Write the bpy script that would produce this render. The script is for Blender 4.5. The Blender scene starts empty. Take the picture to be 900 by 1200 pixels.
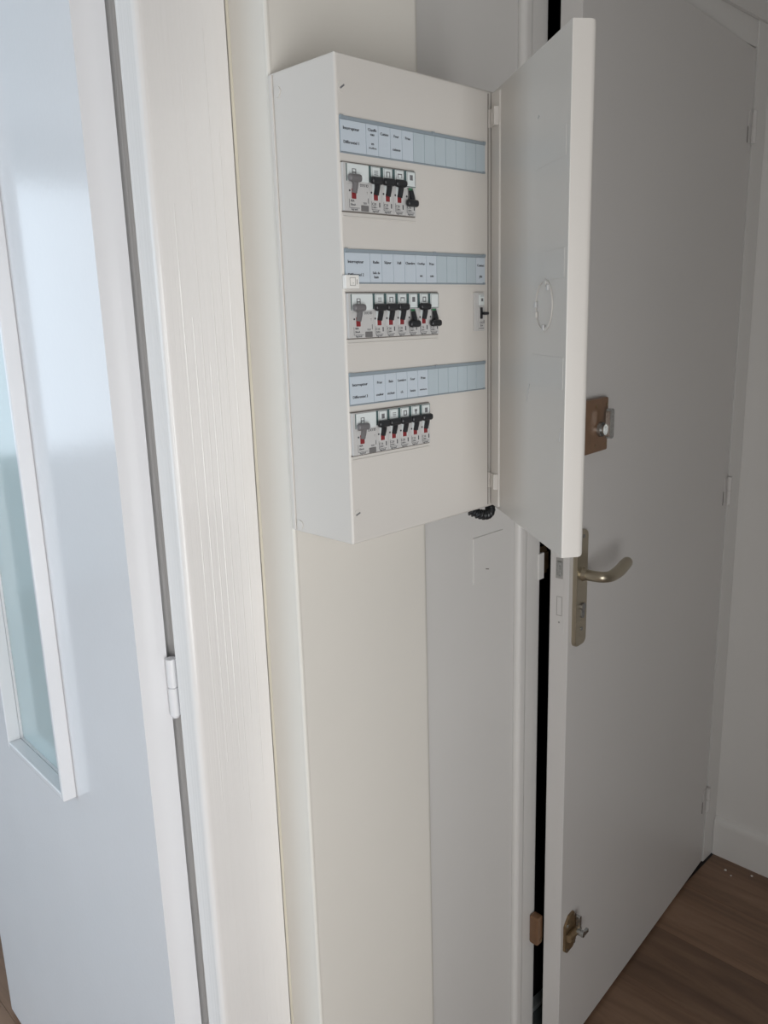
import bpy, bmesh, math, random
from mathutils import Vector, Matrix

random.seed(7)
sc = bpy.context.scene
C = sc.collection
FZ = 1.25                      # height of the distribution board's underside above the floor

# ------------------------------------------------------------------ camera
YAW, PITCH, ROLL = math.radians(44.23136814), math.radians(13.33573344), math.radians(-1.67694309)
fwd = Vector((math.sin(YAW)*math.cos(PITCH), math.cos(YAW)*math.cos(PITCH), -math.sin(PITCH)))
right = Vector((math.cos(YAW), -math.sin(YAW), 0))
up = right.cross(fwd)
r_ = right*math.cos(ROLL) + up*math.sin(ROLL)
u_ = -right*math.sin(ROLL) + up*math.cos(ROLL)
cd = bpy.data.cameras.new('camera')
cam = bpy.data.objects.new('camera', cd); C.objects.link(cam)
M = Matrix((r_, u_, -fwd)).transposed().to_4x4()
M.translation = Vector((-0.59293, -0.76462, 0.24676 + FZ))
cam.matrix_world = M
cd.sensor_fit = 'VERTICAL'; cd.sensor_height = 36.0; cd.sensor_width = 27.0
cd.lens = 975.016*36.0/1200.0
cd.clip_start = 0.02
sc.camera = cam

# ------------------------------------------------------------------ light
w = bpy.data.worlds.new('world'); sc.world = w; w.use_nodes = True
w.node_tree.nodes['Background'].inputs[0].default_value = (0.72, 0.83, 1.0, 1)
w.node_tree.nodes['Background'].inputs[1].default_value = 0.6
vs = sc.view_settings
vs.view_transform = 'Standard'; vs.look = 'None'; vs.gamma = 1; vs.use_curve_mapping = False
vs.exposure = 0.0

def area(name, loc, target_dir, sx, sy, power, col):
    l = bpy.data.lights.new(name, 'AREA'); l.shape = 'RECTANGLE'; l.size = sx; l.size_y = sy
    l.energy = power; l.color = col
    o = bpy.data.objects.new(name, l); C.objects.link(o); o.location = loc
    o.rotation_euler = Vector(target_dir).to_track_quat('-Z', 'Y').to_euler()
    return o
# daylight standing in the two windows (hall window behind the camera, window of the next room)
HW = (-1.62, -0.30, -1.42, 0.30, 1.72)       # hall window: x0, x1, wall y, z0, z1
RW = (-3.10, -0.45, 4.05, 0.74, 2.30)        # next room's window on its far wall
SW = (-3.25, 0.55, 2.15, 0.10, 2.20)         # added unseen opening brightening the glazed door: wall x, y0, y1, z0, z1
area('hall_window_daylight', ((HW[0]+HW[1])/2, HW[2]-0.12, (HW[3]+HW[4])/2), (0, 1, 0), HW[1]-HW[0], HW[4]-HW[3], 31, (1.0, 0.99, 0.97))
area('room_window_daylight', ((RW[0]+RW[1])/2, RW[2]+0.12, (RW[3]+RW[4])/2), (0, -1, 0), RW[1]-RW[0], RW[4]-RW[3], 22, (0.80, 0.91, 1.0))
area('added_side_fill', (SW[0]-0.12, (SW[1]+SW[2])/2, (SW[3]+SW[4])/2), (1, 0, 0), SW[2]-SW[1], SW[4]-SW[3], 37, (0.69, 0.86, 1.0))  # added fill lamp in the next room, brightens the open door leaf

# ------------------------------------------------------------------ helpers
def bev(bm, geom, offset, segments, affect='EDGES', profile=0.5, clamp_overlap=True, material=-1):
    K = 1000.0                                     # bevel in millimetres: its tolerances are made for larger numbers
    bmesh.ops.scale(bm, vec=(K, K, K), verts=bm.verts)
    bmesh.ops.bevel(bm, geom=geom, offset=offset*K, segments=segments, affect=affect, profile=profile, clamp_overlap=clamp_overlap, material=material)
    bmesh.ops.scale(bm, vec=(1/K, 1/K, 1/K), verts=bm.verts)
def bx(bm, x0, x1, y0, y1, z0, z1, r=0.0, seg=2, mat=0):
    res = bmesh.ops.create_cube(bm, size=1.0)
    vsx = res['verts']
    for v in vsx:
        v.co = Vector(((x0+x1)/2 + v.co.x*(x1-x0), (y0+y1)/2 + v.co.y*(y1-y0), (z0+z1)/2 + v.co.z*(z1-z0)))
    fs = set(f for v in vsx for f in v.link_faces)
    for f in fs: f.material_index = mat
    if r > 0:
        es = list(set(e for v in vsx for e in v.link_edges))
        bev(bm, geom=es, offset=r, segments=seg, affect='EDGES', profile=0.5, clamp_overlap=True, material=mat)
def prism(bm, pts, z0, z1, mat=0):
    a = [bm.verts.new((x, y, z0)) for x, y in pts]; b = [bm.verts.new((x, y, z1)) for x, y in pts]
    n = len(pts); fs = [bm.faces.new(a[::-1]), bm.faces.new(b)]
    for i in range(n): fs.append(bm.faces.new((a[i], a[(i+1) % n], b[(i+1) % n], b[i])))
    for f in fs: f.material_index = mat
    bmesh.ops.recalc_face_normals(bm, faces=fs)
def plate(bm, pts, y0, y1, mat=0):             # polygon in XZ given thickness along Y
    a = [bm.verts.new((x, y0, z)) for x, z in pts]; b = [bm.verts.new((x, y1, z)) for x, z in pts]
    n = len(pts); fs = [bm.faces.new(a), bm.faces.new(b[::-1])]
    for i in range(n): fs.append(bm.faces.new((a[i], b[i], b[(i+1) % n], a[(i+1) % n])))
    for f in fs: f.material_index = mat
    bmesh.ops.recalc_face_normals(bm, faces=fs)
def rrect(x0, x1, z0, z1, r, n=4):
    out = []
    for cx, cz, a0 in ((x1-r, z1-r, 0), (x0+r, z1-r, 90), (x0+r, z0+r, 180), (x1-r, z0+r, 270)):
        for i in range(n+1):
            a = math.radians(a0 + 90*i/n); out.append((cx + r*math.cos(a), cz + r*math.sin(a)))
    return out
def cyl(bm, p0, p1, r, n=16, r1=None, mat=0):
    p0 = Vector(p0); p1 = Vector(p1); d = p1-p0
    q = d.to_track_quat('Z', 'Y'); r1 = r if r1 is None else r1
    A = [bm.verts.new(p0 + q @ Vector((r*math.cos(t), r*math.sin(t), 0))) for t in [2*math.pi*i/n for i in range(n)]]
    B = [bm.verts.new(p1 + q @ Vector((r1*math.cos(t), r1*math.sin(t), 0))) for t in [2*math.pi*i/n for i in range(n)]]
    fs = [bm.faces.new(A[::-1]), bm.faces.new(B)]
    for i in range(n): fs.append(bm.faces.new((A[i], A[(i+1) % n], B[(i+1) % n], B[i])))
    for f in fs: f.material_index = mat
def catmull(pts, k=6):
    P = [Vector(p) for p in pts]; P = [2*P[0]-P[1]] + P + [2*P[-1]-P[-2]]; out = []
    for i in range(1, len(P)-2):
        for j in range(k):
            t = j/k; a, b, c, d = P[i-1], P[i], P[i+1], P[i+2]
            out.append(0.5*((2*b) + (c-a)*t + (2*a-5*b+4*c-d)*t*t + (3*b-a-3*c+d)*t**3))
    out.append(P[-2]); return out
def sweep(bm, pts, rad, n=12, flat=1.0, axis=None, mat=0):
    # rad(t) radius along 0..1, flat scales the radius along the side axis
    m = len(pts); rings = []
    ref = Vector(axis) if axis else Vector((0, 0, 1))
    for i, p in enumerate(pts):
        t = (pts[min(i+1, m-1)] - pts[max(i-1, 0)]).normalized()
        s = ref - t*ref.dot(t)
        s = s.normalized() if s.length > 1e-5 else Vector((1, 0, 0))
        b = t.cross(s); rr = rad(i/(m-1))
        rings.append([bm.verts.new(p + s*math.cos(a)*rr + b*math.sin(a)*rr*flat) for a in [2*math.pi*k/n for k in range(n)]])
    fs = []
    for i in range(m-1):
        for k in range(n): fs.append(bm.faces.new((rings[i][k], rings[i][(k+1) % n], rings[i+1][(k+1) % n], rings[i+1][k])))
    fs.append(bm.faces.new(rings[0][::-1])); fs.append(bm.faces.new(rings[-1]))
    for f in fs: f.material_index = mat
    bmesh.ops.recalc_face_normals(bm, faces=fs)
def obj(name, bm, mats, parent=None, loc=(0, 0, 0), ang=32):
    me = bpy.data.meshes.new(name); bm.to_mesh(me); bm.free()
    for m in (mats if isinstance(mats, (list, tuple)) else [mats]): me.materials.append(m)
    for p in me.polygons: p.use_smooth = True
    me.set_sharp_from_angle(angle=math.radians(ang))
    o = bpy.data.objects.new(name, me); C.objects.link(o); o.location = loc
    wn = o.modifiers.new('weighted_normal', 'WEIGHTED_NORMAL'); wn.keep_sharp = True; wn.weight = 100
    if parent: o.parent = parent
    return o
def inst(src, parent, loc, name=None):
    o = bpy.data.objects.new(name or src.name.split('.')[0], src.data); C.objects.link(o)
    o.parent = parent; o.location = loc
    return o
def tag(o, label=None, cat=None, group=None, kind=None):
    if label: o['label'] = label
    if cat: o['category'] = cat
    if group: o['group'] = group
    if kind: o['kind'] = kind
    return o
def empty(name, loc, rz=0.0, **k):
    o = bpy.data.objects.new(name, None); C.objects.link(o); o.location = loc; o.rotation_euler = (0, 0, rz)
    o.empty_display_size = 0.05
    return tag(o, **k)
B = bmesh.new

_txt = {}
def text_polys(s):
    if s in _txt: return _txt[s]
    cu = bpy.data.curves.new('print', 'FONT'); cu.body = s; cu.size = 1; cu.align_x = 'CENTER'; cu.align_y = 'CENTER'; cu.resolution_u = 2
    o = bpy.data.objects.new('print', cu); C.objects.link(o)
    dg = bpy.context.evaluated_depsgraph_get(); dg.update()
    me = o.evaluated_get(dg).to_mesh()
    d = ([v.co.copy() for v in me.vertices], [tuple(p.vertices) for p in me.polygons])
    o.evaluated_get(dg).to_mesh_clear(); bpy.data.objects.remove(o); bpy.data.curves.remove(cu)
    _txt[s] = d; return d
def text(bm, s, cx, y, cz, size, mat=1, bold=0.0):   # flat print on a face that looks along -Y
    vsx, ps = text_polys(s)
    for ox in ((0, bold) if bold else (0,)):
        nv = [bm.verts.new((cx + v.x*size + ox, y - (0.00002 if ox else 0), cz + v.y*size)) for v in vsx]
        for p in ps:
            try: f = bm.faces.new([nv[i] for i in p]); f.material_index = mat
            except ValueError: pass

# ------------------------------------------------------------------ materials
def mat(name, col, rough=0.5, metal=0.0, spec=0.5, bump=None, mott=None, coat=0.0, trans=0.0):
    m = bpy.data.materials.new(name); m.use_nodes = True
    nt = m.node_tree; b = nt.nodes['Principled BSDF']
    b.inputs['Base Color'].default_value = (*col, 1); b.inputs['Roughness'].default_value = rough
    b.inputs['Metallic'].default_value = metal; b.inputs['Specular IOR Level'].default_value = spec
    b.inputs['Coat Weight'].default_value = coat; b.inputs['Transmission Weight'].default_value = trans
    tc = nt.nodes.new('ShaderNodeTexCoord')
    if bump:
        sx, sy, sz, strength, dist = bump
        mp = nt.nodes.new('ShaderNodeMapping'); mp.inputs['Scale'].default_value = (sx, sy, sz)
        n = nt.nodes.new('ShaderNodeTexNoise'); n.inputs['Scale'].default_value = 1.0; n.inputs['Detail'].default_value = 3
        bp = nt.nodes.new('ShaderNodeBump'); bp.inputs['Strength'].default_value = strength; bp.inputs['Distance'].default_value = dist
        nt.links.new(tc.outputs['Object'], mp.inputs['Vector']); nt.links.new(mp.outputs[0], n.inputs['Vector'])
        nt.links.new(n.outputs['Fac'], bp.inputs['Height']); nt.links.new(bp.outputs[0], b.inputs['Normal'])
    if mott:
        sc_, amt = mott
        n2 = nt.nodes.new('ShaderNodeTexNoise'); n2.inputs['Scale'].default_value = sc_; n2.inputs['Detail'].default_value = 4
        rp = nt.nodes.new('ShaderNodeValToRGB')
        rp.color_ramp.elements[0].position = 0.3; rp.color_ramp.elements[1].position = 0.7
        rp.color_ramp.elements[0].color = (*[c*(1-amt) for c in col], 1); rp.color_ramp.elements[1].color = (*col, 1)
        nt.links.new(tc.outputs['Object'], n2.inputs['Vector']); nt.links.new(n2.outputs['Fac'], rp.inputs[0])
        nt.links.new(rp.outputs[0], b.inputs['Base Color'])
    return m
M_gloss = mat('gloss_white_paint', (0.81, 0.815, 0.835), 0.15, bump=(130, 130, 130, 0.13, 0.0008), mott=(6, 0.02))
M_jamb = mat('brushed_white_paint', (0.82, 0.805, 0.79), 0.2, bump=(300, 300, 1.1, 0.45, 0.0012), mott=(5, 0.03))
M_cream = mat('cream_wall_paint', (0.76, 0.735, 0.68), 0.6, bump=(220, 220, 220, 0.12, 0.0006), mott=(4, 0.03))
M_wall = mat('white_wall_paint', (0.74, 0.73, 0.71), 0.6, bump=(180, 180, 180, 0.12, 0.0006), mott=(3, 0.03))
M_trim = mat('satin_trim_paint', (0.74, 0.73, 0.71), 0.35, bump=(120, 120, 8, 0.1, 0.0006), mott=(5, 0.03))
M_door = mat('satin_door_paint', (0.665, 0.65, 0.635), 0.38, bump=(140, 140, 140, 0.08, 0.0006), mott=(2.5, 0.03))
M_hall = mat('fill_cut_wall_dark', (0.26, 0.235, 0.21), 0.7, mott=(3, 0.05))  # unseen hall walls made dark to cut bounced light
M_ceil = mat('ceiling_paint', (0.78, 0.77, 0.75), 0.8, mott=(3, 0.02))
M_plast = mat('warm_white_plastic', (0.655, 0.63, 0.595), 0.38, bump=(900, 900, 900, 0.05, 0.0002))
M_lid = mat('lid_white_plastic', (0.625, 0.60, 0.565), 0.36, bump=(900, 900, 900, 0.05, 0.0002))
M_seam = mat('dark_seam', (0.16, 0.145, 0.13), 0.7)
M_faint = mat('faint_line', (0.36, 0.35, 0.335), 0.6)
M_white = mat('bright_white_plastic', (0.84, 0.83, 0.80), 0.3)
M_ink = mat('black_print', (0.035, 0.037, 0.045), 0.6)
M_greyink = mat('grey_print', (0.16, 0.16, 0.17), 0.6)
M_card = mat('blue_white_card', (0.56, 0.63, 0.70), 0.3, coat=0.3)
M_cardb = mat('blank_card', (0.48, 0.56, 0.61), 0.3, coat=0.3)
M_rail = mat('clear_holder_edge', (0.27, 0.32, 0.36), 0.3)
M_body = mat('breaker_grey_plastic', (0.56, 0.555, 0.55), 0.4)
M_win = mat('window_white_plastic', (0.72, 0.77, 0.77), 0.2, coat=0.4)
M_teal = mat('teal_gap', (0.07, 0.12, 0.12), 0.4)
M_black = mat('black_plastic', (0.018, 0.019, 0.022), 0.32)
M_grey = mat('grey_lever_plastic', (0.16, 0.155, 0.16), 0.35)
M_dgrey = mat('dark_grey_button', (0.17, 0.165, 0.165), 0.5)
M_red = mat('red_indicator', (0.23, 0.022, 0.026), 0.35)
M_green = mat('green_indicator', (0.04, 0.2, 0.09), 0.35)
M_rubber = mat('black_conduit', (0.012, 0.014, 0.016), 0.35)
M_nickel = mat('satin_nickel', (0.45, 0.40, 0.31), 0.34, metal=0.85)
M_edge = mat('pale_nickel_edge', (0.52, 0.48, 0.36), 0.3, metal=0.6)
M_chrome = mat('worn_chrome', (0.55, 0.56, 0.55), 0.25, metal=0.9, mott=(300, 0.4))
M_steel = mat('dull_steel', (0.30, 0.30, 0.30), 0.4, metal=0.8)
M_bronze = mat('bronze_brown_paint', (0.24, 0.135, 0.075), 0.4, metal=0.25, mott=(60, 0.15))
M_brass = mat('tarnished_brass', (0.30, 0.21, 0.12), 0.4, metal=0.6, mott=(120, 0.3))
M_dark = mat('unlit_landing_dark', (0.06, 0.052, 0.05), 0.8)  # dark colour stands in for the landing's lack of light
M_railw = mat('dark_stained_wood', (0.16, 0.10, 0.07), 0.4, bump=(8, 200, 200, 0.2, 0.001))
M_alu = mat('grey_aluminium', (0.62, 0.68, 0.68), 0.4, metal=0.4)
M_mat = mat('grey_doormat', (0.12, 0.14, 0.14), 0.9, bump=(600, 600, 600, 0.6, 0.003))
M_yel = mat('yellowed_caulk', (0.74, 0.70, 0.58), 0.6, mott=(5, 0.15))
M_crumb = mat('plaster', (0.75, 0.72, 0.68), 0.8)

M_glass = bpy.data.materials.new('frosted_teal_glass'); M_glass.use_nodes = True
g = M_glass.node_tree.nodes['Principled BSDF']
g.inputs['Base Color'].default_value = (0.72, 0.85, 0.86, 1); g.inputs['Roughness'].default_value = 0.12
g.inputs['Transmission Weight'].default_value = 0.35; g.inputs['IOR'].default_value = 1.45

def wood():
    m = bpy.data.materials.new('brown_laminate'); m.use_nodes = True; nt = m.node_tree; b = nt.nodes['Principled BSDF']
    tc = nt.nodes.new('ShaderNodeTexCoord'); oi = nt.nodes.new('ShaderNodeObjectInfo')
    ad = nt.nodes.new('ShaderNodeVectorMath'); ad.operation = 'ADD'
    cb = nt.nodes.new('ShaderNodeCombineXYZ'); mu = nt.nodes.new('ShaderNodeMath'); mu.operation = 'MULTIPLY'; mu.inputs[1].default_value = 37
    nt.links.new(oi.outputs['Random'], mu.inputs[0]); nt.links.new(mu.outputs[0], cb.inputs[0]); nt.links.new(mu.outputs[0], cb.inputs[1])
    nt.links.new(tc.outputs['Object'], ad.inputs[0]); nt.links.new(cb.outputs[0], ad.inputs[1])
    mp = nt.nodes.new('ShaderNodeMapping'); mp.inputs['Scale'].default_value = (14, 1.6, 1)
    nt.links.new(ad.outputs[0], mp.inputs['Vector'])
    n = nt.nodes.new('ShaderNodeTexNoise'); n.inputs['Scale'].default_value = 1; n.inputs['Detail'].default_value = 7; n.inputs['Roughness'].default_value = 0.65
    n.inputs['Distortion'].default_value = 0.6
    nt.links.new(mp.outputs[0], n.inputs['Vector'])
    rp = nt.nodes.new('ShaderNodeValToRGB'); e = rp.color_ramp.elements
    e[0].position = 0.28; e[0].color = (0.115, 0.067, 0.042, 1); e[1].position = 0.75; e[1].color = (0.30, 0.19, 0.125, 1)
    x = rp.color_ramp.elements.new(0.5); x.color = (0.20, 0.118, 0.073, 1)
    nt.links.new(n.outputs['Fac'], rp.inputs[0])
    hv = nt.nodes.new('ShaderNodeHueSaturation'); mr = nt.nodes.new('ShaderNodeMapRange')
    mr.inputs['To Min'].default_value = 0.85; mr.inputs['To Max'].default_value = 1.15
    nt.links.new(oi.outputs['Random'], mr.inputs['Value']); nt.links.new(mr.outputs[0], hv.inputs['Value'])
    nt.links.new(rp.outputs[0], hv.inputs['Color']); nt.links.new(hv.outputs[0], b.inputs['Base Color'])
    b.inputs['Roughness'].default_value = 0.42
    return m
M_wood = wood()

# ------------------------------------------------------------------ room shell
WY0, WY1 = 0.075, 0.165            # faces of the wall that holds both doors
HX0, HX1, HY0 = -2.40, 1.486, -1.42
RX0, RX1, RY1 = -3.25, 0.06, 4.05  # next room
CEIL = 2.50
def struct(name, bm, m, label):
    return tag(obj(name, bm, m), label=label, kind='structure')

bm = B()
bx(bm, HX0-.1, -0.962, WY0, WY1, 0, CEIL)
bx(bm, -0.962, -0.099, WY0, WY1, 2.06, CEIL)
bx(bm, -0.099, 0.536, WY0, WY1, 0, CEIL)
bx(bm, 0.536, 1.486, WY0, WY1, 2.10, CEIL)
struct('wall_front', bm, M_wall, 'plain white wall between the glazed door and the entrance door')
bm = B(); bx(bm, HX1, HX1+.1, HY0-.1, 0.165, 0, CEIL)
struct('wall_right', bm, M_wall, 'grey white side wall right of the entrance door')
bm = B(); bx(bm, HX0-.1, HX0, HY0-.1, WY0, 0, CEIL)
struct('wall_left', bm, M_hall, 'end wall of the hall, darkened to cut fill light')
bm = B()
bx(bm, HX0, HW[0], HY0-.1, HY0, 0, CEIL); bx(bm, HW[1], HX1, HY0-.1, HY0, 0, CEIL)
bx(bm, HW[0], HW[1], HY0-.1, HY0, 0, HW[3]); bx(bm, HW[0], HW[1], HY0-.1, HY0, HW[4], CEIL)
struct('wall_back', bm, M_hall, 'wall with the hall window, darkened to cut fill light')
bm = B()
bx(bm, RX0-.1, RW[0], RY1, RY1+.1, 0, CEIL); bx(bm, RW[1], RX1+.1, RY1, RY1+.1, 0, CEIL)
bx(bm, RW[0], RW[1], RY1, RY1+.1, 0, RW[3]); bx(bm, RW[0], RW[1], RY1, RY1+.1, RW[4], CEIL)
bx(bm, RX0-.1, RX0, WY1, SW[1], 0, CEIL); bx(bm, RX0-.1, RX0, SW[2], RY1, 0, CEIL); bx(bm, RX0-.1, RX0, SW[1], SW[2], 0, SW[3]); bx(bm, RX0-.1, RX0, SW[1], SW[2], SW[4], CEIL); bx(bm, RX0-.1, HX0-.1, WY1-.05, WY1, 0, CEIL); bx(bm, RX1, RX1+.1, WY1, RY1, 0, CEIL)
struct('wall_far', bm, M_wall, 'white walls of the room behind the glazed door')
bm = B()
bx(bm, HX0-.1, HX1+.1, HY0-.1, WY1, CEIL, CEIL+.1); bx(bm, RX0-.1, RX1+.1, WY1, RY1+.1, CEIL, CEIL+.1)
struct('ceiling', bm, M_ceil, 'white ceiling')
def window(name, x0, x1, y0, y1, z0, z1, label):
    bm = B(); t = 0.05
    bx(bm, x0, x0+t, y0, y1, z0, z1, .004); bx(bm, x1-t, x1, y0, y1, z0, z1, .004)
    bx(bm, x0+t, x1-t, y0, y1, z0, z0+t, .004); bx(bm, x0+t, x1-t, y0, y1, z1-t, z1, .004)
    return struct(name, bm, M_trim, label)
window('window_1', HW[0], HW[1], HY0-.08, HY0-.03, HW[3], HW[4], 'white window frame in the hall')
window('window_2', RW[0], RW[1], RY1+.03, RY1+.08, RW[3], RW[4], 'white window frame in the next room')

# floors: laminate planks laid along Y over a slab
bm = B(); bx(bm, HX0, HX1, HY0, WY1, -.06, -.008); bx(bm, RX0, RX1, WY1, RY1, -.06, -.008)
floor = struct('floor', bm, M_dark, 'brown wood laminate floor of long planks')
PW = 0.19
pl_mesh = {}
def plank(x0, x1, y0, y1):
    k = (round(x1-x0, 4), round(y1-y0, 4))
    if k not in pl_mesh:
        bm = B(); bx(bm, 0, k[0]-.0008, 0, k[1]-.0008, -.008, 0)
        o = obj('plank', bm, M_wood, floor, (x0, y0, 0)); pl_mesh[k] = o
    else: inst(pl_mesh[k], floor, (x0, y0, 0), 'plank')
def lay(x0, x1, y0, y1, L):
    x = x1; i = 0
    while x > x0 + 0.01:
        xa = max(x-PW, x0); y = y1; first = L*((i*0.37) % 1.0*0.8+0.2); n = 0
        while y > y0 + 0.01:
            ya = max(y-(first if n == 0 else L), y0); plank(xa, x, ya, y); y = ya; n += 1
        x = xa; i += 1
lay(HX0, HX1, HY0, WY0, 1.25)
lay(-2.20, RX1, WY1, 2.2, 1.25)
bm = B(); bx(bm, -.95, -.10, WY0, WY1, -.008, 0.0); obj('door_sill', bm, M_wood, floor)
bm = B(); bx(bm, RX0, -2.2, WY1, RY1, -.008, 0.0); bx(bm, -2.2, RX1, 2.2, RY1, -.008, 0)
obj('plank_field', bm, M_wood, floor)['kind'] = 'stuff'

# baseboards
def baseboard(name, pts, y0, y1, along, label):
    bm = B()
    if along == 'y':                       # profile in XZ pushed along Y
        plate(bm, pts, y0, y1)
    return struct(name, bm, M_trim, label)
prof = [(HX1, 0), (HX1-.013, 0), (HX1-.013, .092), (HX1-.011, .104), (HX1-.006, .112), (HX1, .115)]
baseboard('baseboard_right', prof, HY0, 0.079, 'y', 'white baseboard along the right wall')
bm = B(); bx(bm, HX0, HX1-.014, HY0, HY0+.013, 0, .115, .004); struct('baseboard_back', bm, M_trim, 'white baseboard under the hall window')

# landing beyond the entrance door: unlit
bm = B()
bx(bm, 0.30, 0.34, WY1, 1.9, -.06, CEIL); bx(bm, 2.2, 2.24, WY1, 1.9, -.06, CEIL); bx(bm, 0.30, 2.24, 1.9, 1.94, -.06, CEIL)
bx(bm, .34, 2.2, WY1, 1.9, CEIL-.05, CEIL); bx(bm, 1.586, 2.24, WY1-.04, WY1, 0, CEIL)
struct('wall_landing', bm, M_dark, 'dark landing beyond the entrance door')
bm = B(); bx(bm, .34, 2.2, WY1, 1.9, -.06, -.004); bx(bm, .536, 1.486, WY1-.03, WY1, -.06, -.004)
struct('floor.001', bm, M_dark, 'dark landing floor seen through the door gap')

# ------------------------------------------------------------------ service chase that carries the board
CX0, CX1 = 0.0, 0.238
bm = B()
def arc(cx, cy, r, a0, a1, n=5): return [(cx + r*math.cos(math.radians(a0+(a1-a0)*i/n)), cy + r*math.sin(math.radians(a0+(a1-a0)*i/n))) for i in range(n+1)]
prism(bm, [(CX0, WY0)] + arc(CX0+.004, .004, .004, 180, 270) + arc(CX1-.012, .012, .012, 270, 360) + [(CX1, WY0)], 0, CEIL)
struct('wall_chase', bm, M_cream, 'cream boxed-in chase that carries the distribution board')
bm = B(); cyl(bm, (CX0+.0030, .0027, 0), (CX0+.0030, .0027, CEIL), .0036, 10)
struct('trim_4', bm, M_cream, 'thin rounded corner bead on the left edge of the chase')

# door casing of the glazed door
bm = B()
FY = 0.066
prism(bm, [(-.002, WY0), (-.002, FY+.002), (-.004, FY)] + [(-.1045, FY)] + arc(-.1045, FY+.0085, .0085, 270, 180) + [(-.113, .104), (-.0995, .104), (-.0995, WY0)], 0, 2.06)
prism(bm, [(-.0995, .1045), (-.0992, .1045), (-.0992, .165), (-.0995, .165)], 0, 2.06)
prism(bm, [(-.948, .104), (-.948, FY), (-1.05, FY), (-1.05, WY0-.0002), (-.961, WY0-.0002), (-.961, .104)], 0, 2.06)
bx(bm, -.948, -.113, FY, .104, 2.045, 2.06)
cas = struct('trim_1', bm, M_jamb, 'white painted door casing with vertical brush marks')
# raised brush ridges and old caulk line on the casing face
bm = B()
for x, z0, z1, wd in ((-.086, 0.9, 1.62, .0012), (-.074, .95, 1.5, .001), (-.064, 1.0, 1.75, .0013), (-.055, .9, 1.45, .001), (-.046, .85, 1.55, .0012), (-.034, 1.0, 1.8, .0012), (-.022, .9, 1.7, .001)):
    prism(bm, [(x-wd, FY), (x, FY-.0004), (x+wd, FY)], z0, z1)
obj('brush_ridge', bm, M_jamb, cas)['kind'] = 'stuff'
bm = B(); prism(bm, [(-.0022, FY+.0003), (-.0006, FY-.0022), (-.0001, FY-.0022), (-.0001, FY+.0003)], 0, 2.06)
obj('caulk_line', bm, M_yel, cas)

# ------------------------------------------------------------------ glazed door (opened into the next room)
LH = (-0.150, 0.130); LANG = math.atan2(0.03251, 0.99947)
# local frame: +Y runs along the leaf away from the hinge edge, -X is the visible face
d1 = tag(empty('door_1', (LH[0], LH[1], 0), -LANG), label='white glazed interior door standing open, seen along its hinge edge', cat='door', kind='structure')
LT, LW = 0.039, 0.83
gs0, gs1, gz0, gz1 = 0.270, 0.493, 0.803, 1.86
bm = B()
bx(bm, 0, LT, 0, gs0, .008, 2.04); bx(bm, 0, LT, gs1, LW, .008, 2.04)
bx(bm, 0, LT, gs0, gs1, .008, gz0); bx(bm, 0, LT, gs0, gs1, gz1, 2.04)
obj('leaf', bm, M_gloss, d1)
bm = B(); bx(bm, .004, .009, gs0, gs1, gz0, gz1); obj('glass_pane', bm, M_glass, d1)
bt = .021
for nm, a in (('glazing_bead', (-bt, 0, gs0-.009, gs0, gz0-.012, gz1+.012)), ('glazing_bead', (-bt, 0, gs1, gs1+.009, gz0-.012, gz1+.012)),
              ('glazing_bead', (-bt, 0.0, gs0, gs1, gz0-.011, gz0)), ('glazing_bead', (-bt, 0, gs0, gs1, gz1, gz1+.011))):
    bm = B(); bx(bm, *a, .0022, 3); obj(nm, bm, M_gloss, d1)
# inner rebate of the glass hole and far-side beads
for a in ((.010, LT+.012, gs0, gs0+.010, gz0+.010, gz1-.010), (.010, LT+.012, gs1-.010, gs1, gz0+.010, gz1-.010), (.010, LT+.012, gs0, gs1, gz0, gz0+.010), (.010, LT+.012, gs0, gs1, gz1-.010, gz1)):
    bm = B(); bx(bm, *a, .002); obj('rear_bead', bm, M_gloss, d1)
# hinge knuckles sitting in the gap
for zc in (0.24, 1.049, 1.92):
    bm = B()
    kx, ky = .0395, -.0085
    cyl(bm, (kx, ky, zc-.038), (kx, ky, zc-.0008), .0068, 14); cyl(bm, (kx, ky, zc+.0008), (kx, ky, zc+.038), .0068, 14)
    cyl(bm, (kx, ky, zc-.042), (kx, ky, zc-.038), .004, 12, .0066); cyl(bm, (kx, ky, zc-.001), (kx, ky, zc+.001), .005, 12)
    bx(bm, kx-.004, kx+.0, ky+.001, -.0003, zc-.037, zc+.037)
    obj('hinge', bm, M_gloss, d1)
bm = B(); bm2 = B()
# lever handle on the free edge of the glazed door, beyond the picture's left edge
bx(bm, -.008, -.0002, LW-.075, LW-.035, .93, 1.15, .003); sweep(bm, catmull([(-.008, LW-.055, 1.06), (-.05, LW-.055, 1.06), (-.055, LW-.075, 1.06), (-.05, LW-.17, 1.06)]), lambda t: .009, 10)
obj('door_handle', bm, M_nickel, d1); bm2.free()

# ------------------------------------------------------------------ entrance door, ajar
eang = math.atan2(0.08956662, 0.99598083)
E0 = Vector((0.618, 0.009, 0)); ev = Vector((0.99598083, 0.08956662, 0))
HS = 0.80
hp = E0 + ev*HS
d2 = tag(empty('door_2', (hp.x, hp.y, 0), eang), label='plain grey white entrance door standing slightly ajar', cat='door', kind='structure')
def S(s): return s - HS
bm = B(); bx(bm, S(-.010), S(.797), 0, .038, .008, 2.04, .002); obj('leaf', bm, M_door, d2)
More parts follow.
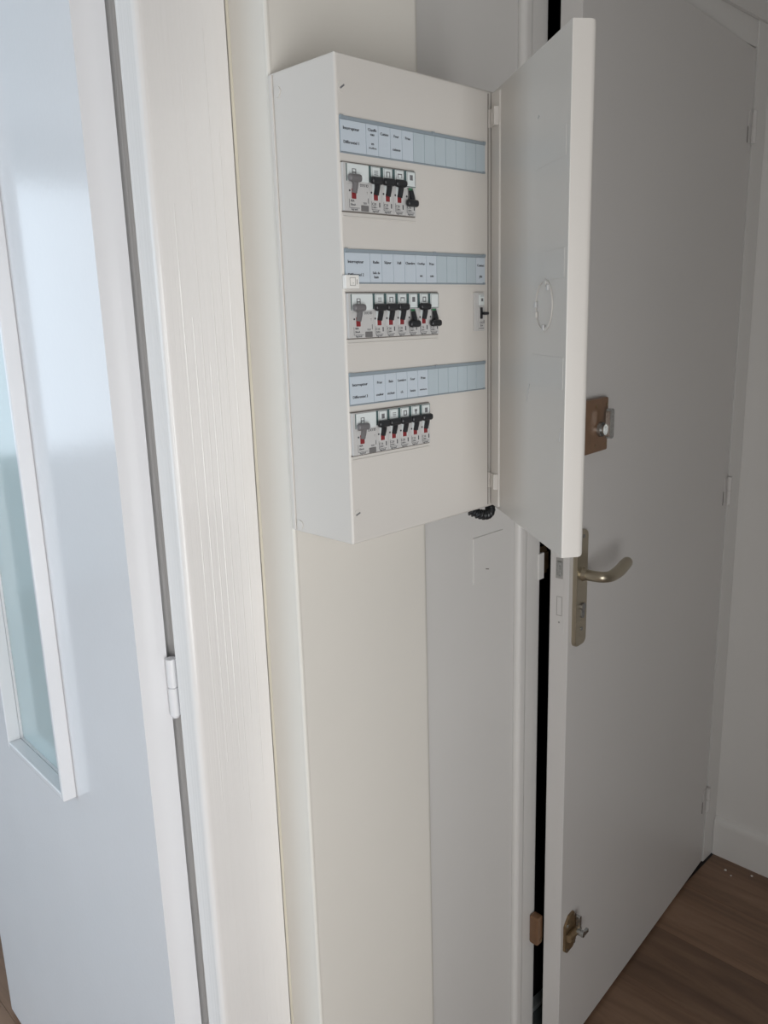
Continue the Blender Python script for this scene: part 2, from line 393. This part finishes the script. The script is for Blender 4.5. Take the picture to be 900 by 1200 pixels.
# handle plate and lever
bm = B(); plate(bm, rrect(S(.003), S(.045), .903, 1.118, .012, 4), -.0085, -.0002)
hpl = obj('handle_plate', bm, [M_nickel], d2)
me = hpl.data
bmx = B(); bmx.from_mesh(me)
bev(bmx, geom=[e for e in bmx.edges if all(abs(v.co.y+.0085) < 1e-5 for v in e.verts)], offset=.003, segments=2, affect='EDGES')
bmx.to_mesh(me); bmx.free()
for p in me.polygons: p.use_smooth = True
me.set_sharp_from_angle(angle=math.radians(40))
bm = B()
cyl(bm, (S(.027), -.0085, 1.037), (S(.027), -.016, 1.037), .0125, 18, .0105)
pth = catmull([(S(.027), -.010, 1.037), (S(.027), -.030, 1.037), (S(.031), -.044, 1.037), (S(.048), -.051, 1.036), (S(.080), -.051, 1.037), (S(.112), -.047, 1.040), (S(.138), -.043, 1.041)], 7)
sweep(bm, pth, lambda t: (.0098 if t < .45 else .0098+.0012*math.sin((t-.45)/.55*math.pi))*(1.0 if t < .93 else max(.35, 1-((t-.93)/.07)**2*.65)), 14)
obj('lever_handle', bm, M_nickel, hpl)
bm = B(); plate(bm, rrect(S(.0195), S(.0305), .956, .984, .005, 4), -.0112, -.0086); bx(bm, S(.023), S(.027), -.0116, -.0112, .958, .967)
cyl(bm, (S(.025), -.0086, .977), (S(.025), -.0125, .977), .0075, 14)
obj('lock_cylinder', bm, M_steel, hpl)
for z in (1.108, .935):
    bm = B(); cyl(bm, (S(.024), -.0086, z), (S(.024), -.0098, z), .0035, 10); obj('screw', bm, M_steel, hpl)
# edge furniture on the free edge (faces the hinge-less side)
bm = B(); bx(bm, S(-.0106), S(-.010), .009, .029, .93, 1.10); fp = obj('lock_faceplate', bm, M_door, d2)
bm = B()
prism(bm, [(S(-.0106), .013), (S(-.0106), .025), (S(-.018), .015), (S(-.018), .013)], 1.040, 1.066)
obj('latch_bolt', bm, M_chrome, fp)
bm = B(); bx(bm, S(-.0109), S(-.0106), .012, .026, 1.034, 1.072); obj('latch_slot', bm, M_faint, fp)
bm = B()
for a in ((.0125, .0135, .965, 1.0), (.0225, .0235, .965, 1.0), (.0125, .0235, .9645, .9655), (.0125, .0235, .9995, 1.0005)): bx(bm, S(-.0109), S(-.0106), *a)
cyl(bm, (S(-.0106), .018, .952), (S(-.0110), .018, .952), .0018, 8)
obj('deadbolt_outline', bm, M_faint, fp)
# upper rim lock: brown plate with chrome thumb turn
bm = B(); bx(bm, S(.010), S(.098), -.0125, -.0002, 1.252, 1.346, .0035, 2); rl = obj('rim_lock', bm, M_bronze, d2)
for s, z in ((.050, 1.333), (.050, 1.264), (.090, 1.333), (.090, 1.264)):
    bm = B(); cyl(bm, (S(s), -.0125, z), (S(s), -.0132, z), .0032, 10); bx(bm, S(s)-.0026, S(s)+.0026, -.0134, -.0131, z-.0004, z+.0004); obj('screw', bm, M_brass, rl)
bm = B()
cyl(bm, (S(.066), -.0125, 1.292), (S(.066), -.018, 1.292), .0135, 18, .0125); cyl(bm, (S(.066), -.018, 1.292), (S(.066), -.023, 1.292), .0095, 18)
plate(bm, rrect(S(.0655), S(.0815), 1.276, 1.328, .006, 4), -.031, -.0225)
obj('thumb_turn', bm, M_chrome, rl)
# low bolt
bm = B()
plate(bm, [(S(.000), .262), (S(.008), .254), (S(.032), .254), (S(.045), .264), (S(.045), .318), (S(.034), .334), (S(.016), .334), (S(.000), .318)], -.005, -.0002)
cyl(bm, (S(.002), -.010, .294), (S(.044), -.010, .294), .008, 12)
lb = obj('surface_bolt', bm, M_brass, d2)
bm = B()
cyl(bm, (S(.030), -.016, .296), (S(.030), -.030, .296), .0065, 14); bx(bm, S(.032), S(.056), -.027, -.021, .284, .292, .001)
plate(bm, rrect(S(.030), S(.037), .300, .330, .002, 3), -.020, -.012)
obj('bolt_knob', bm, M_chrome, lb)
for s, z in ((.007, .262), (.038, .262), (.007, .318), (.038, .325)):
    bm = B(); cyl(bm, (S(s), -.005, z), (S(s), -.0062, z), .003, 10); obj('screw', bm, M_chrome, lb)
# hinge knuckles on the hanging side
for zc in (1.880, 1.052, .201):
    bm = B(); kx, ky = S(.797)-.002, -.0062
    cyl(bm, (kx, ky, zc-.034), (kx, ky, zc-.001), .006, 12); cyl(bm, (kx, ky, zc+.001), (kx, ky, zc+.034), .006, 12); cyl(bm, (kx, ky, zc-.0012), (kx, ky, zc+.0012), .004, 10)
    bx(bm, kx-.022, kx, -.0016, -.0002, zc-.033, zc+.033)
    h = obj('hinge', bm, M_door, d2)
    bm = B(); bx(bm, kx-.0245, kx-.0228, -.0012, -.0003, zc-.034, zc+.0); obj('paint_crack', bm, M_seam, h)

# frame of the entrance door
bm = B()
x0 = .538
prism(bm, [(x0, WY0)] + arc(x0+.008, WY0-.004, .008, 180, 270) + arc(x0+.016, WY0-.002, .010, 270, 350, 4) + [(x0+.030, WY0-.004)] + [(x0+.066, WY0-.004)] + arc(.6085, WY0+.0005, .0035, 290, 360, 3) + [(.612, .084), (.612, .165), (x0, .165)], 0, 2.10)
tr2 = struct('trim_2', bm, M_trim, 'moulded white frame post on the lock side of the entrance door')
bm = B(); bx(bm, .612, 1.420, .083, .165, 2.045, 2.10, .002); bx(bm, 1.420, 1.4855, .080, .165, 0, 2.10, .002)
struct('trim_3', bm, M_trim, 'white frame of the entrance door beside the right wall')
bm = B(); bx(bm, .604, .620, .069, .0745, 1.022, 1.071, .001); obj('strike_lip', bm, M_trim, tr2)
bm = B(); bx(bm, .612, .662, .092, .096, 1.018, 1.072, .001); bx(bm, .640, .662, .088, .092, 1.026, 1.060, .001); obj('strike_plate', bm, M_brass, tr2)
bm = B(); bx(bm, .590, .6085, .050, .0705, .264, .328, .004, 2); bx(bm, .6085, .6125, .053, .068, .270, .322, .0015); kp = obj('bolt_keeper', bm, M_bronze, tr2)
bm = B(); cyl(bm, (.601, .0500, .274), (.601, .0488, .274), .0035, 12); obj('screw', bm, M_brass, kp)
# threshold and mat
bm = B(); prism(bm, [(.613, .118), (1.419, .118), (1.419, .136), (.613, .136)], 0.0, .012)
tag(obj('door_threshold', bm, M_alu), label='pale metal threshold strip under the ajar entrance door', cat='threshold')
bm = B(); prism(bm, [(.613, .0775), (.95, .0775), (.95, .116), (.613, .116)], -.004, .002)
tag(obj('threshold_mat', bm, M_mat), label='dark grey mat strip in front of the pale threshold', cat='mat')
bm = B(); sweep(bm, [Vector((.345, .62, .85)), Vector((1.2, .62, .85)), Vector((2.195, .62, .85))], lambda t: .03, 12)
hr = tag(obj('handrail', bm, M_railw), label='dark wooden handrail on the unlit landing behind the ajar door', cat='handrail')
for x in (.7, 1.3, 1.9):
    bm = B(); cyl(bm, (x, .62, 0), (x, .62, .835), .009, 8); obj('baluster', bm, M_dark, hr)

# blank wall plate painted over, under the lid
bm = B(); bx(bm, .424, .503, WY0-.0022, WY0-.0002, 1.058, 1.137, .0018, 3)
bp_ = tag(obj('cover_plate', bm, M_wall), label='painted-over blank square cover plate on the wall under the open lid', cat='cover plate')
bm = B(); bx(bm, .456, .464, WY0-.0027, WY0-.0020, 1.0765, 1.078); obj('slot', bm, M_seam, bp_)
for v in bp_.children[0].data.vertices: v.co.z += -(v.co.x-.46)*.25

# ------------------------------------------------------------------ distribution board
BW, BD, BH = .248, .1054, .497
bo = empty('distribution_board', (0, 0, FZ), label='warm white wall-mounted distribution board with its lid swung open', cat='fuse box')
bm = B()
bx(bm, .0, BW, -BD, -.001, 0, BH, .0)
bev(bm, geom=[e for e in bm.edges if (abs(e.verts[0].co.y+BD) < 1e-4 and abs(e.verts[1].co.y+BD) < 1e-4)], offset=.0035, segments=4, affect='EDGES')
bev(bm, geom=[e for e in bm.edges if abs(e.verts[0].co.y-e.verts[1].co.y) > .05], offset=.002, segments=3, affect='EDGES')
enc = obj('enclosure', bm, M_plast, bo)
bm = B(); bx(bm, -.0022, .0, -.007, -.0012, 0.002, BH-.002, .0008); obj('back_rim', bm, M_plast, bo)
for z in (.474, .006):
    bm = B(); cyl(bm, (-.0012, -.014, z+.003), (.0, -.014, z+.003), .0055, 16); obj('side_cap', bm, M_plast, bo)
bm = B(); bx(bm, .2365, .2377, -BD-.0004, -BD, .004, BH-.004); obj('cover_seam', bm, M_seam, bo)
for x, z, a in ((.008, .466, -35), (.0085, .034, -20), (.2435, .0355, 50)):
    bm = B(); cyl(bm, (x, -BD, z), (x, -BD-.0006, z), .0052, 18)
    s = obj('cover_screw', bm, M_plast, bo)
    bm = B(); bx(bm, -.0032, .0032, -BD-.0010, -BD-.0005, -.0008, .0008)
    bmesh.ops.rotate(bm, verts=bm.verts, cent=(0, 0, 0), matrix=Matrix.Rotation(math.radians(a), 3, 'Y'))
    bmesh.ops.translate(bm, verts=bm.verts, vec=(x, 0, z)); obj('slot', bm, M_greyink, s)
# label strips
ROWZ = (.350, .2235, .0995)
STX = .0025; MW = .0175
rows = [
    [('Interrupteur', 'Différentiel 1'), ('Chauffe\neau', 'en\nchaufferie'), ('Cuisine', ''), ('Four', 'cuisson'), ('Prise', ''), None, None, None, None, None, None, None],
    [('Interrupteur', 'Différentiel 2'), ('Radio', 'Salle de\nbain'), ('Séjour', ''), ('Hall', ''), ('Chambre', ''), ('Chauffage', 'wc'), ('Prise', 'cuis'), None, None, None, None, ('Contact', 'J/N')],
    [('Interrupteur', 'Différentiel 3'), ('Prise', 'couloir'), ('Bain', 'séchoir'), ('Lumière', 'ch.'), ('Four', 'hotte'), ('Prise', 'extérieure'), None, None, None, None, None, None]]
for ri, row in enumerate(rows):
    zt = .4395 - .126*ri; zb = zt - .0347
    y = -BD
    bm = B(); bx(bm, STX, STX+13*MW, y-.0008, y, zb, zt)
    st = obj('label_strip', bm, M_rail, bo)
    bm = B(); bx(bm, STX, STX+13*MW, y-.0020, y-.0008, zt-.0036, zt, .0004)
    for q in (STX+.002, STX+13*MW-.002, STX+.6*13*MW): bx(bm, q-.0018, q+.0018, y-.0026, y-.0008, zt-.0028, zt+.0004)
    obj('holder_edge', bm, M_rail, st)
    bm = B(); bx(bm, STX, STX+13*MW, y-.0018, y-.0008, zb, zb+.0013, .0003); bx(bm, STX+13*MW-.0045, STX+13*MW-.0005, y-.0022, y-.0008, zb, zb+.0022)
    obj('holder_foot', bm, M_rail, st)
    xm = 0
    for ci, cell in enumerate(row):
        wd = 2 if ci == 0 else 1
        xa = STX + xm*MW + .00035; xb = STX + (xm+wd)*MW - .00035; xm += wd
        bm = B(); bx(bm, xa, xb, y-.0014, y-.0008, zb+.0016, zt-.0038)
        if cell:
            cx = (xa+xb)/2
            for k, t in enumerate(cell):
                if not t: continue
                ls = t.split('\n')
                zc = zb + (.0235 if k == 0 else .0105)
                for li, l in enumerate(ls):
                    fs = .0044 if ci == 0 else min(.0040, .0155/max(1, len(l)*.56))
                    if ci == 0 and k == 1: fs = .0041
                    text(bm, l, cx - (.003 if ci == 0 else 0), y-.00146, zc + ((len(ls)-1)*.5 - li)*.0042 - (.0015 if ri else 0), fs, 1, .00045)
        obj('label_card', bm, [M_card if cell else M_cardb, M_ink], st)
    # raised lip round the devices' cut-out
    z0 = ROWZ[ri]; n = (6, 8, 7)[ri]
    bm = B(); bx(bm, STX+.001, STX+n*MW+.002, y-.0010, y, z0-.0060, z0-.0046, .0004)
    obj('cutout_lip', bm, M_plast, bo)
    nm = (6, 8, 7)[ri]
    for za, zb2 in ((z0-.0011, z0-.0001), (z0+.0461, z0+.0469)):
        bm = B(); bx(bm, STX-.0006, STX+nm*MW+.0003, y-.0018, y, za, zb2); obj('gap_shade_strip', bm, M_seam, bo)  # shade in the gaps along the device row, put in as dark strips
# lid catch on the left edge
bm = B(); bx(bm, -.0012, .0175, -BD-.0058, -BD, .2735, .2875, .001); ct = obj('lid_catch', bm, M_white, bo)
bm = B()
for a in ((.004, .012, .2768, .2773), (.004, .012, .2845, .2850), (.004, .0045, .2768, .285), (.0115, .012, .2768, .285), (.008, .0095, .279, .2796), (.0135, .0145, .278, .283)): bx(bm, a[0], a[1], -BD-.0060, -BD-.0057, a[2], a[3])
obj('catch_moulding', bm, M_faint, ct)

# lid: local frame along its width (x = s) built in board space through a matrix
DV = Vector((-0.58774, -0.80905, 0)); NV = Vector((0.80905, -0.58774, 0))     # NV points to the lid's outer side
LM = Matrix(((DV.x, NV.x, 0, BW+.0005), (DV.y, NV.y, 0, -BD-.0005), (0, 0, 1, 0), (0, 0, 0, 1)))
def lid_part(name, bm, m, parent):
    bmesh.ops.transform(bm, matrix=LM, verts=bm.verts)
    bmesh.ops.recalc_face_normals(bm, faces=bm.faces)
    return obj(name, bm, m, parent)
LWD, LTK = .2475, .0245
bm = B(); bx(bm, -.0035, LWD, .0005, LTK, 0, BH)
bev(bm, geom=[e for e in bm.edges if all(abs(v.co.y-LTK) < 1e-5 for v in e.verts)], offset=.006, segments=4, affect='EDGES')
bev(bm, geom=[e for e in bm.edges if all(abs(v.co.x-LWD) < 1e-4 and v.co.y < .001 for v in e.verts)], offset=.0015, segments=2, affect='EDGES')
lid = lid_part('lid', bm, M_lid, bo)
bm = B(); prism(bm, [(.003, .0006), (.003, -.0008), (.0065, -.0055), (.0085, -.0058), (.0250, -.0014), (.0256, .0006)], .004, BH-.004); lid_part('lid_ridge', bm, M_lid, lid)
# faint moulded rectangles on the inside of the lid
for s0, s1, z0, z1 in ((.150, .238, .386, .413), (.153, .240, .276, .304), (.148, .242, .170, .201)):
    bm = B(); bx(bm, s0, s1, .0001, .0008, z0, z1, .0003); lid_part('lid_pad', bm, M_lid, lid)
bm = B()
N = 40
for i in range(N):
    a0, a1 = 2*math.pi*i/N, 2*math.pi*(i+1)/N
    q = []
    for r in (.0235, .0265):
        for a in (a0, a1):
            for yy in (-.0010, .0004): q.append(bm.verts.new((.184 + r*math.cos(a), yy, .2515 + r*math.sin(a))))
    for idx in ((0, 2, 6, 4), (0, 1, 3, 2), (4, 6, 7, 5)): bm.faces.new([q[j] for j in idx])
bmesh.ops.remove_doubles(bm, verts=bm.verts, dist=1e-6)
lid_part('lid_ring', bm, M_lid, lid)
for a in (50, 70, 178, 205, 278):
    bm = B(); c = (.184+.0225*math.cos(math.radians(a)), .2515+.0225*math.sin(math.radians(a)))
    bx(bm, c[0]-.0022, c[0]+.0022, -.0026, .0004, c[1]-.0030, c[1]+.0030, .0008); lid_part('lid_nub', bm, M_lid if a in (205, 70) else M_body, lid)
for s, z, a, l in ((.136, .158, 65, .011), (.238, .125, 70, .007), (.159, .435, 20, .002)):
    bm = B(); bx(bm, -l, l, -.0003, .0004, -.0006, .0006)
    bmesh.ops.rotate(bm, verts=bm.verts, cent=(0, 0, 0), matrix=Matrix.Rotation(-math.radians(a), 3, 'Y')); bmesh.ops.translate(bm, verts=bm.verts, vec=(s, 0, z))
    lid_part('scuff', bm, M_body, lid)
# two white hinges
for zc in (.466, .036):
    bm = B()
    bx(bm, .2372, .2485, -BD-.0016, -BD+.0002, zc-.010, zc+.010, .0006)
    cyl(bm, (BW+.0035, -BD-.0045, zc-.0105), (BW+.0035, -BD-.0045, zc+.0105), .0042, 14)
    b2 = B(); bx(b2, .006, .024, -.0072, .0004, zc-.010, zc+.010, .0006); bx(b2, .014, .015, -.0076, -.007, zc-.007, zc+.005)
    bmesh.ops.transform(b2, matrix=LM, verts=b2.verts)
    tmp = bpy.data.meshes.new('t'); b2.to_mesh(tmp); b2.free(); bm.from_mesh(tmp); bpy.data.meshes.remove(tmp)
    bmesh.ops.recalc_face_normals(bm, faces=bm.faces)
    hg = obj('lid_hinge', bm, M_plast, bo)
    bm = B(); bx(bm, .2405, .2435, -BD-.0022, -BD-.0015, zc-.0012, zc+.0008); obj('screw_slot', bm, M_greyink, hg)

# ------------------------------------------------------------------ breakers
NOSE = .0032
def shape_toggle(on, grey=False, cx=MW/2):
    bm = B(); yf = -NOSE
    if on: gz, sz = .0310, .0175
    else: gz, sz = .0125, .0255
    hw = .0086
    # grip bar of the T, rounded, with a curved stem down to the slot
    bx(bm, cx-.0018-hw, cx-.0018+hw, yf-.0085, yf-.0020, gz-.0038, gz+.0038, .0030, 3)
    z0, z1 = sorted((gz, sz))
    k = 7
    pts = [Vector((cx - .0014*(i/k) + (.0012*math.sin(i/k*math.pi)), yf-.0012-.0038*(i/k), sz + (gz-sz)*(i/k)**.8)) for i in range(k+1)]
    sweep(bm, pts, lambda t: .0034, 8, 0.7, (1, 0, 0))
    return bm
def red_flag(bm, cx, z0, z1):
    bx(bm, cx-.0032, cx+.0030, -NOSE-.0014, -NOSE-.0001, z0, z1, .0007)
icons = {
 'heater': [(-.0025, .0025, -.0018, -.0012), (-.0025, .0025, -.0002, .0004), (-.0025, .0025, .0014, .002)],
 'washer': [(-.0026, .0026, .0018, .0026), (-.0026, -.0016, -.0024, .0018), (.0016, .0026, -.0024, .0018)],
 'oven': [(-.0030, .0030, .0012, .0022), (-.0030, -.0022, -.0014, .0012), (.0022, .0030, -.0014, .0012)],
 'socket': [(-.0020, .0020, -.0024, .0024)],
 'lamp': [(-.0018, .0018, -.0004, .0024), (-.0008, .0008, -.0024, -.0006)],
 'frame': [(-.0026, .0026, .0016, .0026), (-.0026, .0026, -.0026, -.0016), (-.0026, -.0014, -.0016, .0016), (.0014, .0026, -.0016, .0016)],
 'none': []}
def print_block(bm, cx, y, z, ratings, mi=0):
    text(bm, ratings[0], cx-.0028, y, z+.0062, .0036, mi, .0002); text(bm, ratings[1], cx-.0018, y, z+.0030, .0028, mi, .0002)
    text(bm, 'legrand', cx-.0008, y, z-.0006, .0030, mi, .0002)
    bx(bm, cx-.0063, cx-.0059, y-.00005, y+.0001, z+.0008, z+.0092, mat=mi); bx(bm, cx-.0063, cx+.0055, y-.00005, y+.0001, z+.0007, z+.0011, mat=mi)
    bx(bm, cx+.0046, cx+.0060, y-.00005, y+.0001, z+.0035, z+.0082, mat=mi)
def breaker(x, ri, on, icon, label, rating='C16'):
    z0 = ROWZ[ri]
    r = empty('circuit_breaker', (x, -BD-.0002, FZ+z0), label=label, cat='breaker', group='single circuit breakers in the distribution board')
    cx = MW/2
    bm = B(); bx(bm, .0002, MW-.0002, -NOSE, 0, 0, .046, .0005); bx(bm, .0008, MW-.0008, -NOSE-.0008, -NOSE, .0002, .0265, .0005); obj('body', bm, M_body, r)
    bm = B(); bx(bm, .0002, MW-.0002, -NOSE-.0004, -NOSE, .0295, .0455); obj('seam', bm, M_teal, r)
    bm = B(); bx(bm, .0026, MW-.0016, -NOSE-.0018, -NOSE-.0004, .0300, .0450, .0006)
    for a in icons[icon]: bx(bm, cx+.0005+a[0]*1.1, cx+.0005+a[1]*1.1, -NOSE-.0020, -NOSE-.0017, .0388+a[2]*1.1, .0388+a[3]*1.1, mat=1)
    for a in ((.0033, .0036, .031, .0443), (MW-.0026, MW-.0023, .031, .0443), (.0033, MW-.0023, .0441, .0444)): bx(bm, a[0], a[1], -NOSE-.00195, -NOSE-.0017, a[2], a[3], mat=1)
    obj('icon_window', bm, [M_win, M_greyink], r)
    bm = B(); bx(bm, cx-.0045, cx+.0042, -NOSE-.0009, -NOSE-.0004, .0125, .0285, .0004); obj('lever_slot', bm, M_win if on else M_dgrey, r)
    if on:
        bm = B(); red_flag(bm, cx, .0122, .0200); obj('status_flag', bm, M_red, r)
    else:
        bm = B(); red_flag(bm, cx, .0262, .0285); obj('status_flag', bm, M_green, r)
    obj('toggle', shape_toggle(on), M_black, r)
    bm = B(); print_block(bm, cx, -NOSE-.00085, .0022, (rating, '230V~')); cyl(bm, (cx-.0062, -NOSE-.0007, .0195), (cx-.0062, -NOSE-.0011, .0195), .0011, 10)
    obj('rating_print', bm, M_ink, r)
    return r
def rcd(ri, label):
    z0 = ROWZ[ri]; W2 = 2*MW
    r = empty('differential_switch', (STX, -BD-.0002, FZ+z0), label=label, cat='residual current switch', group='wide differential switches at the left end of each row')
    bm = B(); bx(bm, .0002, W2-.0002, -NOSE, 0, 0, .046, .0005); bx(bm, .0048, W2-.0006, -NOSE-.0008, -NOSE, .0002, .0265, .0005); obj('body', bm, M_body, r)
    bm = B(); bx(bm, .0048, W2-.0010, -NOSE-.0018, -NOSE, .0285, .0450, .0006)
    for a in ((.0105, .0115, .0345, .0405), (.0150, .0160, .0345, .0405), (.0105, .0160, .0365, .0375), (.0115, .0150, .0398, .0405)): bx(bm, a[0], a[1], -NOSE-.0020, -NOSE-.0017, a[2], a[3], mat=1)
    obj('icon_window', bm, [M_win, M_greyink], r)
    bm = B(); bx(bm, W2-.0010, W2-.0002, -NOSE-.0004, -NOSE, .0285, .0450); obj('seam', bm, M_teal, r)
    bm = B(); bx(bm, .0040, .0048, -NOSE-.0004, -NOSE, .0285, .0450); obj('seam', bm, M_teal, r)
    bm = B(); red_flag(bm, .0130, .0118, .0215); obj('status_flag', bm, M_red, r)
    obj('toggle', shape_toggle(True, True, .0130), M_grey, r)
    bm = B(); bx(bm, .0222, .0325, -NOSE-.0018, -NOSE-.0008, .0004, .0062, .0006); obj('test_button', bm, M_dgrey, r)
    bm = B(); y = -NOSE-.00085
    text(bm, '40A', .0105, y, .0098, .0032, 0, .0002); text(bm, '30mA', .0112, y, .0062, .0030, 0, .0002); text(bm, 'legrand', .0130, y, .0018, .0030, 0, .0002)
    text(bm, 'DX3 ID', .0275, y, .0252, .0036, 0, .0002); text(bm, 'T', .0315, y, .0185, .003, 0); text(bm, 'TEST', .0280, y, .0082, .0026, 0, .0002)
    bx(bm, .0062, .0066, y-.00005, y+.0001, .0030, .0115); bx(bm, .0062, .0205, y-.00005, y+.0001, .0030, .0034); bx(bm, .0325, .0332, y-.00005, y+.0001, .0085, .0135)
    cyl(bm, (.0072, y+.0001, .0195), (.0072, y-.0003, .0195), .0010, 10)
    obj('rating_print', bm, M_ink, r)
rcd(0, 'wide differential switch with grey lever, top row, left of four breakers')
rcd(1, 'wide differential switch with grey lever, middle row, below the white lid catch')
rcd(2, 'wide differential switch with grey lever, bottom row, left of five breakers')
X = lambda k: STX + (2+k)*MW
breaker(X(0), 0, True, 'heater', 'switched-on breaker in the top row, right beside the wide differential switch', 'C20')
breaker(X(1), 0, True, 'washer', 'switched-on breaker in the top row, middle of the three joined black levers', 'C20')
breaker(X(2), 0, True, 'oven', 'switched-on breaker in the top row, beside the one with its lever down', 'C20')
breaker(X(3), 0, False, 'socket', 'switched-off breaker with lever down at the right end of the top row', 'C16')
breaker(X(0), 1, True, 'heater', 'switched-on breaker in the middle row, right beside the wide differential switch', 'C16')
breaker(X(1), 1, True, 'washer', 'switched-on breaker in the middle row, second to the right of the differential switch', 'C20')
breaker(X(2), 1, True, 'oven', 'switched-on breaker in the middle row, third, left of a lever-down breaker', 'C20')
breaker(X(3), 1, False, 'socket', 'switched-off breaker in the middle row standing between two switched-on ones', 'C16')
breaker(X(4), 1, True, 'frame', 'switched-on breaker in the middle row standing between two switched-off ones', 'C16')
breaker(X(5), 1, False, 'none', 'switched-off breaker with blank window at the right end of the middle row group', 'C10')
breaker(X(0), 2, True, 'socket', 'switched-on breaker in the bottom row, right beside the wide differential switch', 'C16')
breaker(X(1), 2, True, 'heater', 'switched-on breaker in the bottom row, second of the five joined levers', 'C20')
breaker(X(2), 2, True, 'frame', 'switched-on breaker in the bottom row, middle one of the five joined levers', 'C20')
breaker(X(3), 2, True, 'lamp', 'switched-on breaker in the bottom row, fourth of the five joined levers', 'C16')
breaker(X(4), 2, True, 'socket', 'switched-on breaker in the bottom row, last at the right end', 'C16')
# contactor alone at the right of the middle row
r = empty('contactor', (.2085, -BD-.0002, FZ+ROWZ[1]), label='single contactor with black sliding knob standing alone beside the lid hinge side', cat='contactor')
bm = B(); bx(bm, 0, MW, -NOSE, 0, .0008, .046, .0005); bx(bm, .0052, MW-.0004, -NOSE-.0010, -NOSE, .001, .0285, .0005); obj('body', bm, M_body, r)
bm = B(); bx(bm, .0062, .0150, -NOSE-.0020, -NOSE, .0310, .0435, .0006)
for a in ((.0075, .0138, .0415, .042), (.009, .0125, .0355, .039)): bx(bm, a[0], a[1], -NOSE-.0022, -NOSE-.0019, a[2], a[3], mat=1)
obj('icon_window', bm, [M_win, M_greyink], r)
bm = B(); bx(bm, .0080, .0122, -NOSE-.0022, -NOSE-.0008, .0150, .0285, .0008); bx(bm, .0110, .0168, -NOSE-.0085, -NOSE-.002, .0195, .0232, .0012); obj('slider', bm, M_black, r)
bm = B(); y = -NOSE-.00108
text(bm, 'CX3', .0105, y, .0105, .0034, 0, .0002); text(bm, '25A', .0105, y, .0070, .003, 0, .0002); bx(bm, .0058, .0150, y-.00005, y+.0001, .0036, .0042); bx(bm, .0148, .0158, y-.00005, y+.0001, .0095, .0135)
obj('rating_print', bm, M_ink, r)

# black ribbed conduit looping out under the hinge corner
bm = B()
path = catmull([(.222, -.088, -.004), (.229, -.094, -.0085), (.238, -.098, -.0115), (.248, -.098, -.0115), (.2565, -.094, -.0075), (.2585, -.088, .000), (.2535, -.078, .006)], 10)
nn = len(path)
sweep(bm, path, lambda t: .0060 + .0010*math.copysign(1, math.sin(t*math.pi*2*13))*min(1, abs(math.sin(t*math.pi*2*13))*3), 12)
cdt = tag(obj('ribbed_conduit', bm, M_rubber, None, (0, 0, FZ), 70), label='short black ribbed conduit looping under the hinge corner of the board', cat='conduit')

# plaster crumbs on the floor by the right wall
for i, (x, y, s) in enumerate(((1.427, .020, .0038), (1.415, .000, .0022), (1.451, -.041, .0032), (1.474, -.050, .0030))):
    bm = B(); bmesh.ops.create_icosphere(bm, subdivisions=2, radius=s)
    for v in bm.verts: v.co *= random.uniform(.75, 1.15); v.co.z = max(v.co.z*.6, -s*.3)
    tag(obj('plaster_crumb', bm, M_crumb, None, (x, y, s*.3)), label=('largest white plaster crumb, nearest the entrance door on the brown floor', 'smallest white plaster crumb, close in front of the largest crumb', 'white plaster crumb on bare floor, third from the entrance door', 'white plaster crumb lying closest to the right baseboard, farthest from the door')[i], cat='crumb', group='plaster crumbs on the floor')
